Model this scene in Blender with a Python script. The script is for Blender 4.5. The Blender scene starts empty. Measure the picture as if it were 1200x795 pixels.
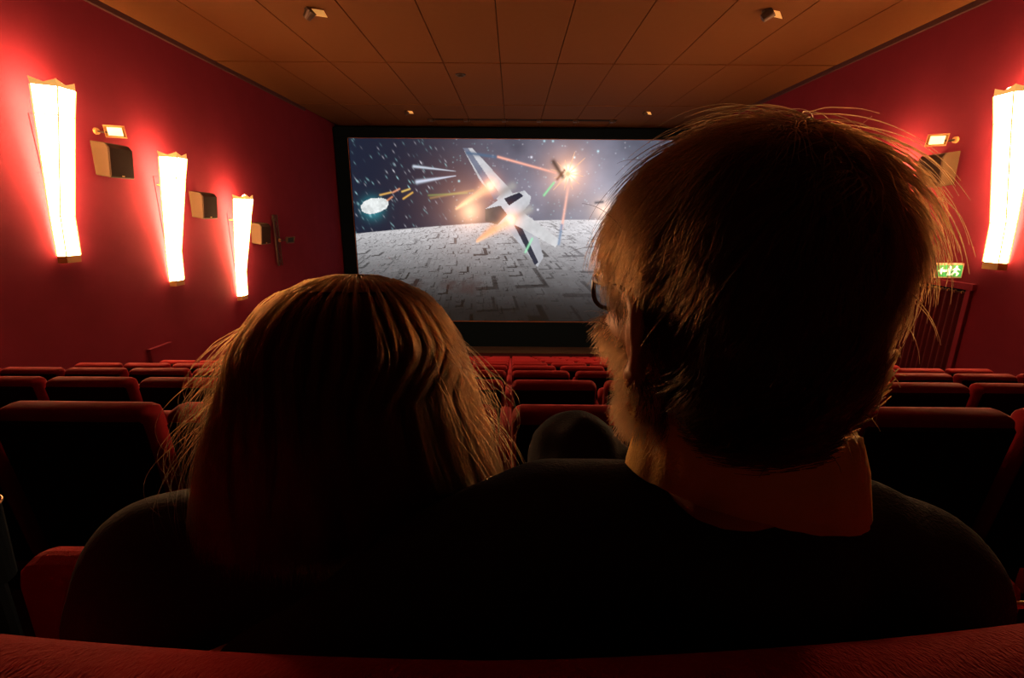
import bpy, bmesh, math, random
import numpy as np
from mathutils import Vector, Matrix

random.seed(7)
RNG = np.random.default_rng(11)
SC = bpy.context.scene
COL = SC.collection

# ------------------------------------------------------------------ camera, world, exposure
FPX = 552.0                       # focal length in pixels of a 1200 px wide frame
TH = math.radians(14.7)           # camera looks down the rake
ROLL = 0.007
_F = Vector((0, math.cos(TH), -math.sin(TH)))
_R0 = Vector((1, 0, 0))
_U0 = Vector((0, math.sin(TH), math.cos(TH)))
_R = _R0 * math.cos(ROLL) + _U0 * math.sin(ROLL)
_U = _U0 * math.cos(ROLL) - _R0 * math.sin(ROLL)
cam_data = bpy.data.cameras.new('camera')
cam_data.sensor_width = 36.0
cam_data.lens = 36.0 * FPX / 1200.0
cam_data.clip_start = 0.02
cam = bpy.data.objects.new('camera', cam_data)
COL.objects.link(cam)
_m = Matrix.Identity(4)
for i in range(3):
    _m[i][0] = _R[i]; _m[i][1] = _U[i]; _m[i][2] = -_F[i]
cam.matrix_world = _m
SC.camera = cam

world = bpy.data.worlds.new('world')
SC.world = world
world.use_nodes = True
world.node_tree.nodes['Background'].inputs[0].default_value = (0.12, 0.62, 1.0, 1)
world.node_tree.nodes['Background'].inputs[1].default_value = 0.06

SC.view_settings.view_transform = 'Standard'
SC.view_settings.look = 'None'
SC.view_settings.gamma = 1.0
SC.view_settings.use_curve_mapping = False
SC.view_settings.exposure = 0.0
LAMP_STRENGTH = 75.0
LAMP_COLOR = (1.0, 0.55, 0.24)
BULB_STRENGTH = 80.0
SCREEN_STRENGTH = 0.95

# ------------------------------------------------------------------ hall dimensions (metres, camera at the origin)
WL, WR, HC = -5.72, 6.16, 2.80            # left wall, right wall, ceiling height
MID = (WL + WR) / 2
YF = 16.7                                  # front wall
Y_BACK = -3.0
SLOPE, Z0 = 0.287, 0.2113                  # rake of the seating
SEAT_H = 0.92
def row_y(n): return 0.13 + 1.22 * n
def row_floor(n): return -Z0 - SLOPE * row_y(n) - SEAT_H
N_ROWS = 10

# ------------------------------------------------------------------ materials
def mat(name, color, rough=0.8, metal=0.0, spec=0.3, emis=None, estr=0.0, noise=0.0, nscale=40.0, bump=0.0, bscale=200.0, sheen=0.0):
    m = bpy.data.materials.new(name)
    m.use_nodes = True
    nt = m.node_tree
    b = nt.nodes['Principled BSDF']
    b.inputs['Base Color'].default_value = (*color, 1)
    b.inputs['Roughness'].default_value = rough
    b.inputs['Metallic'].default_value = metal
    b.inputs['Specular IOR Level'].default_value = spec
    if sheen:
        b.inputs['Sheen Weight'].default_value = sheen
        b.inputs['Sheen Roughness'].default_value = 0.5
        b.inputs['Sheen Tint'].default_value = (*[min(1, c * 2.5 + .03) for c in color], 1)
    if emis:
        b.inputs['Emission Color'].default_value = (*emis, 1)
        b.inputs['Emission Strength'].default_value = estr
    if noise or bump:
        tc = nt.nodes.new('ShaderNodeTexCoord')
    if noise:
        n = nt.nodes.new('ShaderNodeTexNoise'); n.inputs['Scale'].default_value = nscale; n.inputs['Detail'].default_value = 4
        r = nt.nodes.new('ShaderNodeMapRange'); r.inputs[3].default_value = 1 - noise; r.inputs[4].default_value = 1 + noise
        mx = nt.nodes.new('ShaderNodeMix'); mx.data_type = 'RGBA'; mx.blend_type = 'MULTIPLY'; mx.inputs[0].default_value = 1
        mx.inputs[6].default_value = (*color, 1)
        nt.links.new(tc.outputs['Object'], n.inputs['Vector'])
        nt.links.new(n.outputs['Fac'], r.inputs[0]); nt.links.new(r.outputs[0], mx.inputs[7])
        nt.links.new(mx.outputs[2], b.inputs['Base Color'])
    if bump:
        n2 = nt.nodes.new('ShaderNodeTexNoise'); n2.inputs['Scale'].default_value = bscale; n2.inputs['Detail'].default_value = 3
        bp = nt.nodes.new('ShaderNodeBump'); bp.inputs['Strength'].default_value = bump; bp.inputs['Distance'].default_value = 0.004
        nt.links.new(tc.outputs['Object'], n2.inputs['Vector']); nt.links.new(n2.outputs['Fac'], bp.inputs['Height'])
        nt.links.new(bp.outputs['Normal'], b.inputs['Normal'])
    return m

def hair_mat(name, color, tip):
    m = bpy.data.materials.new(name); m.use_nodes = True
    nt = m.node_tree; nt.nodes.clear()
    out = nt.nodes.new('ShaderNodeOutputMaterial')
    p = nt.nodes.new('ShaderNodeBsdfPrincipled')
    p.inputs['Roughness'].default_value = 0.38; p.inputs['Specular IOR Level'].default_value = 0.55
    tr = nt.nodes.new('ShaderNodeBsdfTranslucent')
    tc = nt.nodes.new('ShaderNodeTexCoord')
    n = nt.nodes.new('ShaderNodeTexNoise'); n.inputs['Scale'].default_value = 60
    cr = nt.nodes.new('ShaderNodeValToRGB')
    cr.color_ramp.elements[0].position = 0.3; cr.color_ramp.elements[0].color = (*color, 1)
    cr.color_ramp.elements[1].position = 0.75; cr.color_ramp.elements[1].color = (*tip, 1)
    mix = nt.nodes.new('ShaderNodeMixShader'); mix.inputs[0].default_value = 0.3
    nt.links.new(tc.outputs['Object'], n.inputs['Vector']); nt.links.new(n.outputs['Fac'], cr.inputs[0])
    nt.links.new(cr.outputs[0], p.inputs['Base Color']); nt.links.new(cr.outputs[0], tr.inputs['Color'])
    nt.links.new(p.outputs[0], mix.inputs[1]); nt.links.new(tr.outputs[0], mix.inputs[2])
    nt.links.new(mix.outputs[0], out.inputs['Surface'])
    return m

M = {}
M['wall'] = mat('red_wall_fabric', (0.135, 0.0115, 0.0240), 0.95, spec=0.08, noise=0.16, nscale=2.2, bump=0.25, bscale=160)
M['ceiling'] = mat('ceiling_panel', (0.112, 0.039, 0.011), 0.9, spec=0.1, noise=0.05, nscale=9, bump=0.15, bscale=120)
M['gap'] = mat('dark_gap', (0.012, 0.006, 0.004), 0.9, spec=0.1)
M['trim'] = mat('dark_red_trim', (0.05, 0.012, 0.012), 0.7)
M['carpet'] = mat('dark_carpet', (0.05, 0.010, 0.010), 0.95, spec=0.05, noise=0.3, nscale=60)
M['mask'] = mat('black_masking', (0.004, 0.007, 0.011), 0.95, spec=0.03)
M['stage'] = mat('stage_boards', (0.055, 0.03, 0.022), 0.8, noise=0.2, nscale=14)
M['velvet'] = mat('red_velvet', (0.21, 0.0068, 0.0105), 0.85, spec=0.12, noise=0.12, nscale=60, bump=0.2, bscale=300, sheen=0.35)
M['shell'] = mat('seat_shell', (0.012, 0.014, 0.018), 0.75, spec=0.1)
M['iron'] = mat('dark_iron', (0.07, 0.04, 0.03), 0.5, metal=0.5)
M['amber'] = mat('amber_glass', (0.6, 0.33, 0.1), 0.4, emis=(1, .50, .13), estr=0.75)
M['lead'] = mat('lead_painted_glow', (0.7, 0.45, 0.15), 0.4, emis=(1, .66, .22), estr=1.0)  # emission stands in for bulb light reflected by the brass strips
M['brass'] = mat('aged_brass', (0.62, 0.38, 0.12), 0.35, metal=0.9)
M['brass_dull'] = mat('amber_metal', (0.50, 0.27, 0.09), 0.5, metal=0.3)
M['shade'] = mat('frosted_glass', (0.9, 0.75, 0.5), 0.5, emis=LAMP_COLOR, estr=LAMP_STRENGTH)
M['bulb'] = mat('lamp_bulb', (1, .9, .7), 0.5, emis=(1, .6, .28), estr=BULB_STRENGTH)
M['tan'] = mat('tan_cabinet', (0.055, 0.030, 0.011), 0.6, noise=0.05, nscale=30)
M['grille'] = mat('grille_cloth', (0.035, 0.018, 0.014), 0.9, spec=0.05, bump=0.4, bscale=500)
M['flood_glass'] = mat('flood_glass', (0.9, .8, .6), 0.3, emis=(1, .62, .3), estr=0.9)
M['flap_painted_glow'] = mat('flap_painted_glow', (0.9, .7, .4), 0.3, emis=(1, .42, .10), estr=0.45)
M['curtain'] = mat('door_curtain', (0.05, 0.005, 0.008), 0.9, spec=0.1, sheen=0.3)
M['sign_green'] = mat('exit_green', (0.02, 0.25, 0.08), 0.5, emis=(0.08, 0.34, 0.07), estr=0.8)
M['sign_white'] = mat('exit_white', (0.9, 0.95, 0.8), 0.5, emis=(1, 1, .72), estr=1.1)
M['sign_case'] = mat('exit_case', (0.55, 0.36, 0.22), 0.5)
M['skin'] = mat('skin', (0.58, 0.27, 0.15), 0.5, spec=0.35, noise=0.1, nscale=90, bump=0.12, bscale=400)
M['eye'] = mat('eye_white', (0.75, 0.7, 0.65), 0.2, spec=0.5)
M['iris'] = mat('iris', (0.05, 0.025, 0.012), 0.2, spec=0.5)
M['sweater'] = mat('dark_knit', (0.028, 0.026, 0.027), 0.95, spec=0.06, bump=0.6, bscale=350, sheen=0.15)
M['coat'] = mat('dark_coat', (0.040, 0.032, 0.029), 0.9, spec=0.08, bump=0.5, bscale=250, sheen=0.15)
M['trouser'] = mat('dark_trousers', (0.022, 0.020, 0.022), 0.9, spec=0.06, bump=0.4, bscale=250)
M['shoe'] = mat('shoe_leather', (0.012, 0.010, 0.009), 0.4)
M['collar'] = mat('shirt_cotton', (0.80, 0.47, 0.15), 0.85, spec=0.15, noise=0.06, nscale=60, bump=0.25, bscale=500)
M['hair_w'] = hair_mat('long_brown_hair', (0.02, 0.008, 0.003), (0.05, 0.018, 0.006))
M['hair_m'] = hair_mat('short_brown_hair', (0.015, 0.006, 0.003), (0.035, 0.014, 0.005))
M['beard'] = hair_mat('brown_beard', (0.16, 0.065, 0.024), (0.36, 0.16, 0.055))
def strand_mat(name, color):
    m = bpy.data.materials.new(name); m.use_nodes = True
    nt = m.node_tree; nt.nodes.clear()
    out = nt.nodes.new('ShaderNodeOutputMaterial'); h = nt.nodes.new('ShaderNodeBsdfHairPrincipled')
    h.model = 'CHIANG'; h.parametrization = 'COLOR'
    h.inputs['Color'].default_value = (*color, 1)
    h.inputs['Roughness'].default_value = 0.32; h.inputs['Radial Roughness'].default_value = 0.4
    nt.links.new(h.outputs[0], out.inputs['Surface'])
    return m
M['strand_w'] = strand_mat('long_hair_strands', (0.032, 0.0098, 0.0026))
M['strand_m'] = strand_mat('short_hair_strands', (0.024, 0.0078, 0.0022))
M['glasses'] = mat('spectacle_frame', (0.03, 0.018, 0.012), 0.35, spec=0.5)
def glass_mat():
    m = bpy.data.materials.new('spectacle_lens'); m.use_nodes = True
    b = m.node_tree.nodes['Principled BSDF']
    b.inputs['Base Color'].default_value = (.95, .95, .95, 1); b.inputs['Roughness'].default_value = .03
    b.inputs['Transmission Weight'].default_value = 1.0; b.inputs['IOR'].default_value = 1.05
    return m
M['lens'] = glass_mat()

def bench_mat():
    m = mat('bench_plush', (0.38, 0.012, 0.015), 0.9, spec=0.1, sheen=0.3)
    nt = m.node_tree; b = nt.nodes['Principled BSDF']
    tc = nt.nodes.new('ShaderNodeTexCoord')
    mp = nt.nodes.new('ShaderNodeMapping'); mp.inputs['Scale'].default_value = (1.0, 0.45, 0.45)
    n = nt.nodes.new('ShaderNodeTexNoise'); n.inputs['Scale'].default_value = 520; n.inputs['Detail'].default_value = 2; n.inputs['Distortion'].default_value = 0.4
    bp = nt.nodes.new('ShaderNodeBump'); bp.inputs['Strength'].default_value = 0.9; bp.inputs['Distance'].default_value = 0.0025
    nt.links.new(tc.outputs['Object'], mp.inputs['Vector']); nt.links.new(mp.outputs[0], n.inputs['Vector'])
    nt.links.new(n.outputs['Fac'], bp.inputs['Height']); nt.links.new(bp.outputs['Normal'], b.inputs['Normal'])
    return m
M['bench'] = bench_mat()

# ------------------------------------------------------------------ helpers
def tag(o, label=None, cat=None, group=None, kind=None):
    if label: o['label'] = label
    if cat: o['category'] = cat
    if group: o['group'] = group
    if kind: o['kind'] = kind
    return o

def empty(name, loc=(0, 0, 0), rz=0.0):
    o = bpy.data.objects.new(name, None); o.empty_display_size = 0.1
    COL.objects.link(o); o.location = loc; o.rotation_euler = (0, 0, rz)
    return o

def add(name, mesh, m, parent=None, smooth=False):
    o = bpy.data.objects.new(name, mesh); COL.objects.link(o)
    if m is not None and not mesh.materials: mesh.materials.append(m)
    if parent is not None: o.parent = parent
    if smooth: mesh.polygons.foreach_set('use_smooth', [True] * len(mesh.polygons))
    return o

def mesh_of(bm, name='mesh'):
    me = bpy.data.meshes.new(name); bm.to_mesh(me); bm.free(); return me

def pyd(v, f, name='mesh'):
    me = bpy.data.meshes.new(name)
    me.from_pydata([tuple(map(float, p)) for p in v], [], [tuple(map(int, q)) for q in f]); me.update(); return me

def box_bm(lo, hi, bm=None, bevel=0.0, seg=2):
    own = bmesh.new()
    g = bmesh.ops.create_cube(own, size=1.0)
    for v in own.verts:
        v.co = Vector([(lo[i] + hi[i]) / 2 + v.co[i] * (hi[i] - lo[i]) for i in range(3)])
    if bevel:
        bmesh.ops.bevel(own, geom=own.edges[:], offset=bevel, segments=seg, profile=0.5, affect='EDGES')
    if bm is None: return own
    me = bpy.data.meshes.new('t'); own.to_mesh(me); own.free(); bm.from_mesh(me); bpy.data.meshes.remove(me)
    return bm

def box(name, lo, hi, m, parent=None, bevel=0.0, seg=2):
    return add(name, mesh_of(box_bm(lo, hi, bevel=bevel, seg=seg), name), m, parent, smooth=False)

def quads(name, pts, faces, m, parent=None):
    return add(name, pyd(pts, faces, name), m, parent)

def tube(path, r, sides=8, closed=False):
    """vertices and faces of a tube along a list of points; r a number or a list"""
    P = [Vector(p) for p in path]; n = len(P); V = []; Fc = []
    rs = r if isinstance(r, (list, tuple)) else [r] * n
    up = None
    for i, p in enumerate(P):
        a = P[(i - 1) % n] if (closed or i > 0) else p
        b = P[(i + 1) % n] if (closed or i < n - 1) else p
        t = (b - a).normalized()
        if up is None:
            up = t.orthogonal().normalized()
        up = (up - t * up.dot(t)).normalized()
        s = t.cross(up)
        for k in range(sides):
            an = 2 * math.pi * k / sides
            V.append(p + (up * math.cos(an) + s * math.sin(an)) * rs[i])
    m = n if closed else n - 1
    for i in range(m):
        for k in range(sides):
            a = i * sides + k; b = i * sides + (k + 1) % sides
            c = ((i + 1) % n) * sides + (k + 1) % sides; d = ((i + 1) % n) * sides + k
            Fc.append((a, b, c, d))
    if not closed:
        Fc.append(tuple(range(sides - 1, -1, -1))); Fc.append(tuple((n - 1) * sides + k for k in range(sides)))
    return V, Fc

def tube_obj(name, path, r, m, parent=None, sides=8, closed=False):
    V, Fc = tube(path, r, sides, closed)
    return add(name, pyd(V, Fc, name), m, parent, smooth=True)

def cyl_obj(name, base, axis, r0, r1, h, m, parent=None, sides=16):
    a = Vector(axis).normalized(); b = Vector(base)
    return add(name, pyd(*tube([b, b + a * h], [r0, r1], sides), name), m, parent)

class Blob:
    """overlapping rounded solids, fused into one skin by a voxel remesh"""
    def __init__(s): s.v = []; s.f = []
    def _grid(s, rings):
        base = len(s.v); k = len(rings[0])
        for r in rings: s.v.extend(r)
        for i in range(len(rings) - 1):
            for j in range(k):
                s.f.append((base + i * k + j, base + i * k + (j + 1) % k, base + (i + 1) * k + (j + 1) % k, base + (i + 1) * k + j))
        s.f.append(tuple(base + j for j in range(k - 1, -1, -1)))
        s.f.append(tuple(base + (len(rings) - 1) * k + j for j in range(k)))
    def cap(s, p0, r0, p1, r1, seg=16):
        p0 = Vector(p0); p1 = Vector(p1); t = p1 - p0
        t = t.normalized() if t.length > 1e-6 else Vector((0, 0, 1))
        u = t.orthogonal().normalized(); w = t.cross(u); rings = []
        for p, r, lo, hi in ((p0, r0, -88, 0), (p1, r1, 0, 88)):
            for i in range(6):
                a = math.radians(lo + (hi - lo) * i / 5)
                c = p + t * (r * math.sin(a)); q = r * math.cos(a)
                rings.append([c + (u * math.cos(2 * math.pi * j / seg) + w * math.sin(2 * math.pi * j / seg)) * q for j in range(seg)])
        s._grid(rings)
    def chain(s, pts):
        for (a, ra), (b, rb) in zip(pts[:-1], pts[1:]): s.cap(a, ra, b, rb)
    def ell(s, c, r, T=None, seg=20):
        rings = []
        for i in range(13):
            a = math.radians(-88 + 176 * i / 12)
            rings.append([Vector((c[0] + r[0] * math.cos(a) * math.cos(2 * math.pi * j / seg),
                                  c[1] + r[1] * math.cos(a) * math.sin(2 * math.pi * j / seg), c[2] + r[2] * math.sin(a))) for j in range(seg)])
        if T: rings = [[T(p) for p in g] for g in rings]
        s._grid(rings)
    def build(s, voxel, smooth=4, factor=0.5):
        me = pyd(s.v, s.f, 'tmp'); o = bpy.data.objects.new('tmp', me); COL.objects.link(o)
        r = o.modifiers.new('r', 'REMESH'); r.mode = 'VOXEL'; r.voxel_size = voxel; r.use_smooth_shade = True
        if smooth:
            k = o.modifiers.new('s', 'SMOOTH'); k.factor = factor; k.iterations = smooth
        dg = bpy.context.evaluated_depsgraph_get(); dg.update()
        out = bpy.data.meshes.new_from_object(o.evaluated_get(dg))
        bpy.data.objects.remove(o); bpy.data.meshes.remove(me)
        out.polygons.foreach_set('use_smooth', [True] * len(out.polygons))
        return out

def coords(me):
    a = np.empty(len(me.vertices) * 3); me.vertices.foreach_get('co', a); return a.reshape(-1, 3)
def normals(me):
    a = np.empty(len(me.vertices) * 3); me.vertices.foreach_get('normal', a); return a.reshape(-1, 3)
def set_coords(me, a):
    me.vertices.foreach_set('co', a.reshape(-1)); me.update()
def wobble(me, amp, freq, seed):
    """soft cloth folds: push vertices along their normals by summed waves"""
    rs = np.random.default_rng(seed); p = coords(me); n = normals(me); h = np.zeros(len(p))
    for k in range(7):
        d = rs.normal(size=3); d /= np.linalg.norm(d); ph = rs.uniform(0, 6.3)
        fr = freq * rs.uniform(.5, 1.8)
        h += np.sin(p @ d * fr + ph + 1.5 * np.sin(p @ rs.normal(size=3) * freq * .4)) / (1 + k * .3)
    set_coords(me, p + n * (amp * h / 3)[:, None])
def cut(me, keep):
    """delete the vertices where keep is False"""
    bm = bmesh.new(); bm.from_mesh(me); bm.verts.ensure_lookup_table()
    bmesh.ops.delete(bm, geom=[bm.verts[i] for i in np.nonzero(~keep)[0]], context='VERTS')
    bm.to_mesh(me); bm.free(); me.update()
    me.polygons.foreach_set('use_smooth', [True] * len(me.polygons))
def fur(name, paths, radius, m, parent):
    """paths (N, K, 3) -> one object of hair curves"""
    N, K, _ = paths.shape
    c = bpy.data.hair_curves.new(name); c.add_curves([K] * N)
    c.points.foreach_set('position', paths.reshape(-1).astype(np.float32))
    c.points.foreach_set('radius', np.tile(np.linspace(1, .3, K) * radius, N).astype(np.float32))
    c.materials.append(m)
    o = bpy.data.objects.new(name, c); COL.objects.link(o); o.parent = parent
    return o

# ------------------------------------------------------------------ setting: floor, walls, ceiling
def build_floor():
    V = []; Fc = []
    edges = [(Y_BACK, -1.09), (-1.09, 0.03)] + [(row_y(n) - 0.10, row_y(n + 1) - 0.10) for n in range(0, N_ROWS)] + [(row_y(N_ROWS) - 0.10, YF)]
    for i, (a, b) in enumerate(edges):
        z = row_floor(i - 2); k = len(V)
        V += [(WL - .3, a, z), (WR + .3, a, z), (WR + .3, b, z), (WL - .3, b, z)]; Fc.append((k, k + 1, k + 2, k + 3))
        if i < len(edges) - 1:
            z2 = row_floor(i - 1); k = len(V)
            V += [(WL - .3, b, z), (WR + .3, b, z), (WR + .3, b, z2), (WL - .3, b, z2)]; Fc.append((k, k + 1, k + 2, k + 3))
    tag(quads('floor', V, Fc, M['carpet']), 'dark carpeted stepped floor falling towards the screen', kind='structure')
build_floor()

ZB = row_floor(N_ROWS) - 0.3
def wall(name, x, s, label):
    # side wall with a shallow outward bend ahead of the screen, 12 cm thick
    y1 = 14.0
    pts = [(x, Y_BACK), (x, y1), (x + s * .04, y1 + .02), (x + s * .13, YF + .1)]
    V = []; Fc = []
    for (px, py) in pts: V += [(px, py, ZB), (px, py, HC + .1), (px + s * .12, py, ZB), (px + s * .12, py, HC + .1)]
    for i in range(len(pts) - 1):
        a = 4 * i; b = a + 4
        Fc += [(a, b, b + 1, a + 1), (a + 2, a + 3, b + 3, b + 2), (a + 1, b + 1, b + 3, a + 3)]
    o = quads(name, V, Fc, M['wall'])
    return tag(o, label, kind='structure')
wall('wall_left', WL, -1, 'red fabric side wall behind the three tapered sconces')
wall('wall_right', WR, 1, 'red fabric side wall with the curtained doorway')
tag(box('wall_front', (WL - .3, YF, ZB), (WR + .3, YF + .15, HC + .1), M['mask']), 'black wall behind the cinema screen', kind='structure')
tag(box('wall_back', (WL - .3, Y_BACK - .15, ZB), (WR + .3, Y_BACK, HC + .1), M['trim']), 'dark fabric wall at the top of the hall', kind='structure')
for nm, x, s in (('shadow_line_1', WL, 1), ('shadow_line_2', WR, -1)):  # shadow line under the ceiling, built as dark strips
    tag(box(nm, (min(x, x + s * .05), Y_BACK, HC - .075), (max(x, x + s * .05), 14.0, HC), M['trim']), 'dark strip standing in for the shadow line where red wall meets ceiling', kind='structure')

ceil = tag(box('ceiling', (WL - .3, Y_BACK, HC + .05), (WR + .3, YF + .1, HC + .12), M['gap']), 'brown panelled ceiling with thin dark joints', kind='structure')
xs = [WL] + [-0.26 + 1.082 * k for k in range(-4, 6)] + [WR]
ys = [(Y_BACK, 0.0), (0.0, 3.3), (3.3, 6.66), (6.66, 9.97), (10.03, 13.48), (13.55, YF)]
panel_cache = {}
for yi, (a, b) in enumerate(ys):
    for i in range(len(xs) - 1):
        g = 0.007
        w = round(xs[i + 1] - xs[i] - 2 * g, 4); d = round(b - a - (0.02 if yi < 3 else 0.0), 4)
        key = (w, d)
        if key not in panel_cache:
            panel_cache[key] = mesh_of(box_bm((-w / 2, -d / 2, 0), (w / 2, d / 2, .045), bevel=.003, seg=1), 'ceiling_panel')
        o = add('panel', panel_cache[key], M['ceiling'], ceil)
        o.location = ((xs[i] + xs[i + 1]) / 2, (a + b) / 2, HC + RNG.uniform(0, .003))

# slot with hangers in the ceiling above the screen
slot = tag(empty('ceiling_track', (.26, 15.45, HC)), 'long dark curtain track slot in the ceiling above the screen', 'ceiling track')
box('slot', (-2.85, -.10, -.012), (2.85, .10, .0), M['gap'], slot)
for px in (-2.75, -1.7, -.55, .5, 1.6, 2.7):
    o = box('hanger', (px - .06, -.13, -.07), (px + .06, .05, -.012), M['iron'], slot, bevel=.008)
    box('hook', (px + .09, -.1, -.06), (px + .12, .02, -.012), M['iron'], o)
# round detector and directional spots
M['detector'] = mat('detector_plastic', (0.02, 0.008, 0.005), 0.6)
det = tag(empty('smoke_detector', (-1.1, 10.75, HC)), 'small round dark smoke detector on the ceiling', 'smoke detector')
cyl_obj('base_plate', (0, 0, 0), (0, 0, -1), .11, .10, .02, M['detector'], det)
cyl_obj('sensor_dome', (0, 0, -.02), (0, 0, -1), .075, .04, .03, M['detector'], det)
def ceiling_spot(x, y, label, sc=1.0):
    e = tag(empty('ceiling_spotlight', (x, y, HC)), label, 'spotlight', 'adjustable ceiling spotlights')
    cyl_obj('mount', (0, 0, 0), (0, 0, -1), .055 * sc, .05 * sc, .015, M['iron'], e)
    tube_obj('arm', [(0, 0, -.01), (.01, 0, -.05 * sc), (.03 * sc, -.02, -.07 * sc)], .012, M['iron'], e)
    a = Vector((.72, -.35, .6)).normalized(); b = Vector((-.03, .01, -.10)) * sc
    o = cyl_obj('lamp_head', b, a, .055 * sc, .085 * sc, .14 * sc, M['iron'], e)
    # tilted reflector flap beside the head, its caught light put in as emission
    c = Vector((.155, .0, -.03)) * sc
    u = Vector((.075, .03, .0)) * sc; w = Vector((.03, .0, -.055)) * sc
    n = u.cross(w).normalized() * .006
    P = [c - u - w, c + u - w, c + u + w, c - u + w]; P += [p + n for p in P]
    quads('reflector', P, [(0, 1, 2, 3), (7, 6, 5, 4), (0, 4, 5, 1), (1, 5, 6, 2), (2, 6, 7, 3), (3, 7, 4, 0)], M['flap_painted_glow'], e)
ceiling_spot(-2.92, 7.62, 'small ceiling spotlight above the wall with three visible sconces')
ceiling_spot(3.52, 7.55, 'small ceiling spotlight above the wall with the curtained doorway')
ceiling_spot(-3.0, 14.3, 'tiny ceiling spotlight above the screen near its asteroid side', .8)
ceiling_spot(3.62, 14.2, 'tiny ceiling spotlight above the screen near its explosion', .8)

# ------------------------------------------------------------------ screen, masking, stage
SX0, SX1, SZ0, SZ1, SY = -5.36, 5.80, -3.655, 2.40, 16.5
mask = tag(empty('screen_masking', (MID, SY, ZB + .3)), 'black cloth masking frame around the cinema screen', 'masking frame')
def mk(name, x0, z0, x1, z1, y0=SY - .15, y1=SY - .045, m='mask', bev=.01):
    return box(name, (x0 - MID, y0 - SY, z0 - ZB - .3), (x1 - MID, y1 - SY, z1 - ZB - .3), M[m], mask, bevel=bev, seg=1)
mk('top_border', WL - .08, SZ1, WR + .08, 2.72)
mk('side_border', WL - .08, SZ0, SX0, SZ1)
mk('side_border', SX1, SZ0, WR + .08, SZ1)
mk('bottom_border', WL - .08, -4.60, WR + .08, SZ0)
fringe_w = .018
M['edge'] = mat('painted_fringe', (0.32, 0.10, 0.03), 0.5)  # warm reflection fringe around the picture, built as coloured strips
for nm, a in (('fringe_strip', (SX0, SZ1 - fringe_w, SX1, SZ1)), ('fringe_strip', (SX0, SZ0, SX1, SZ0 + fringe_w)),
              ('fringe_strip', (SX0, SZ0, SX0 + fringe_w, SZ1)), ('fringe_strip', (SX1 - fringe_w, SZ0, SX1, SZ1))):
    mk(nm, *a, y0=SY - .158, y1=SY - .151, m='edge', bev=0)
stage = tag(empty('stage', (MID, 15.9, row_floor(N_ROWS))), 'low dark brown stage below the screen', 'stage')
sh = -4.60 - row_floor(N_ROWS)
box('fascia', (WL - MID + .01, -.05, 0), (WR - MID - .01, 0, max(sh, .07)), M['stage'], stage)
box('deck', (WL - MID + .01, -.07, max(sh, .07)), (WR - MID - .01, .43, max(sh, .07) + .03), M['stage'], stage)

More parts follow.
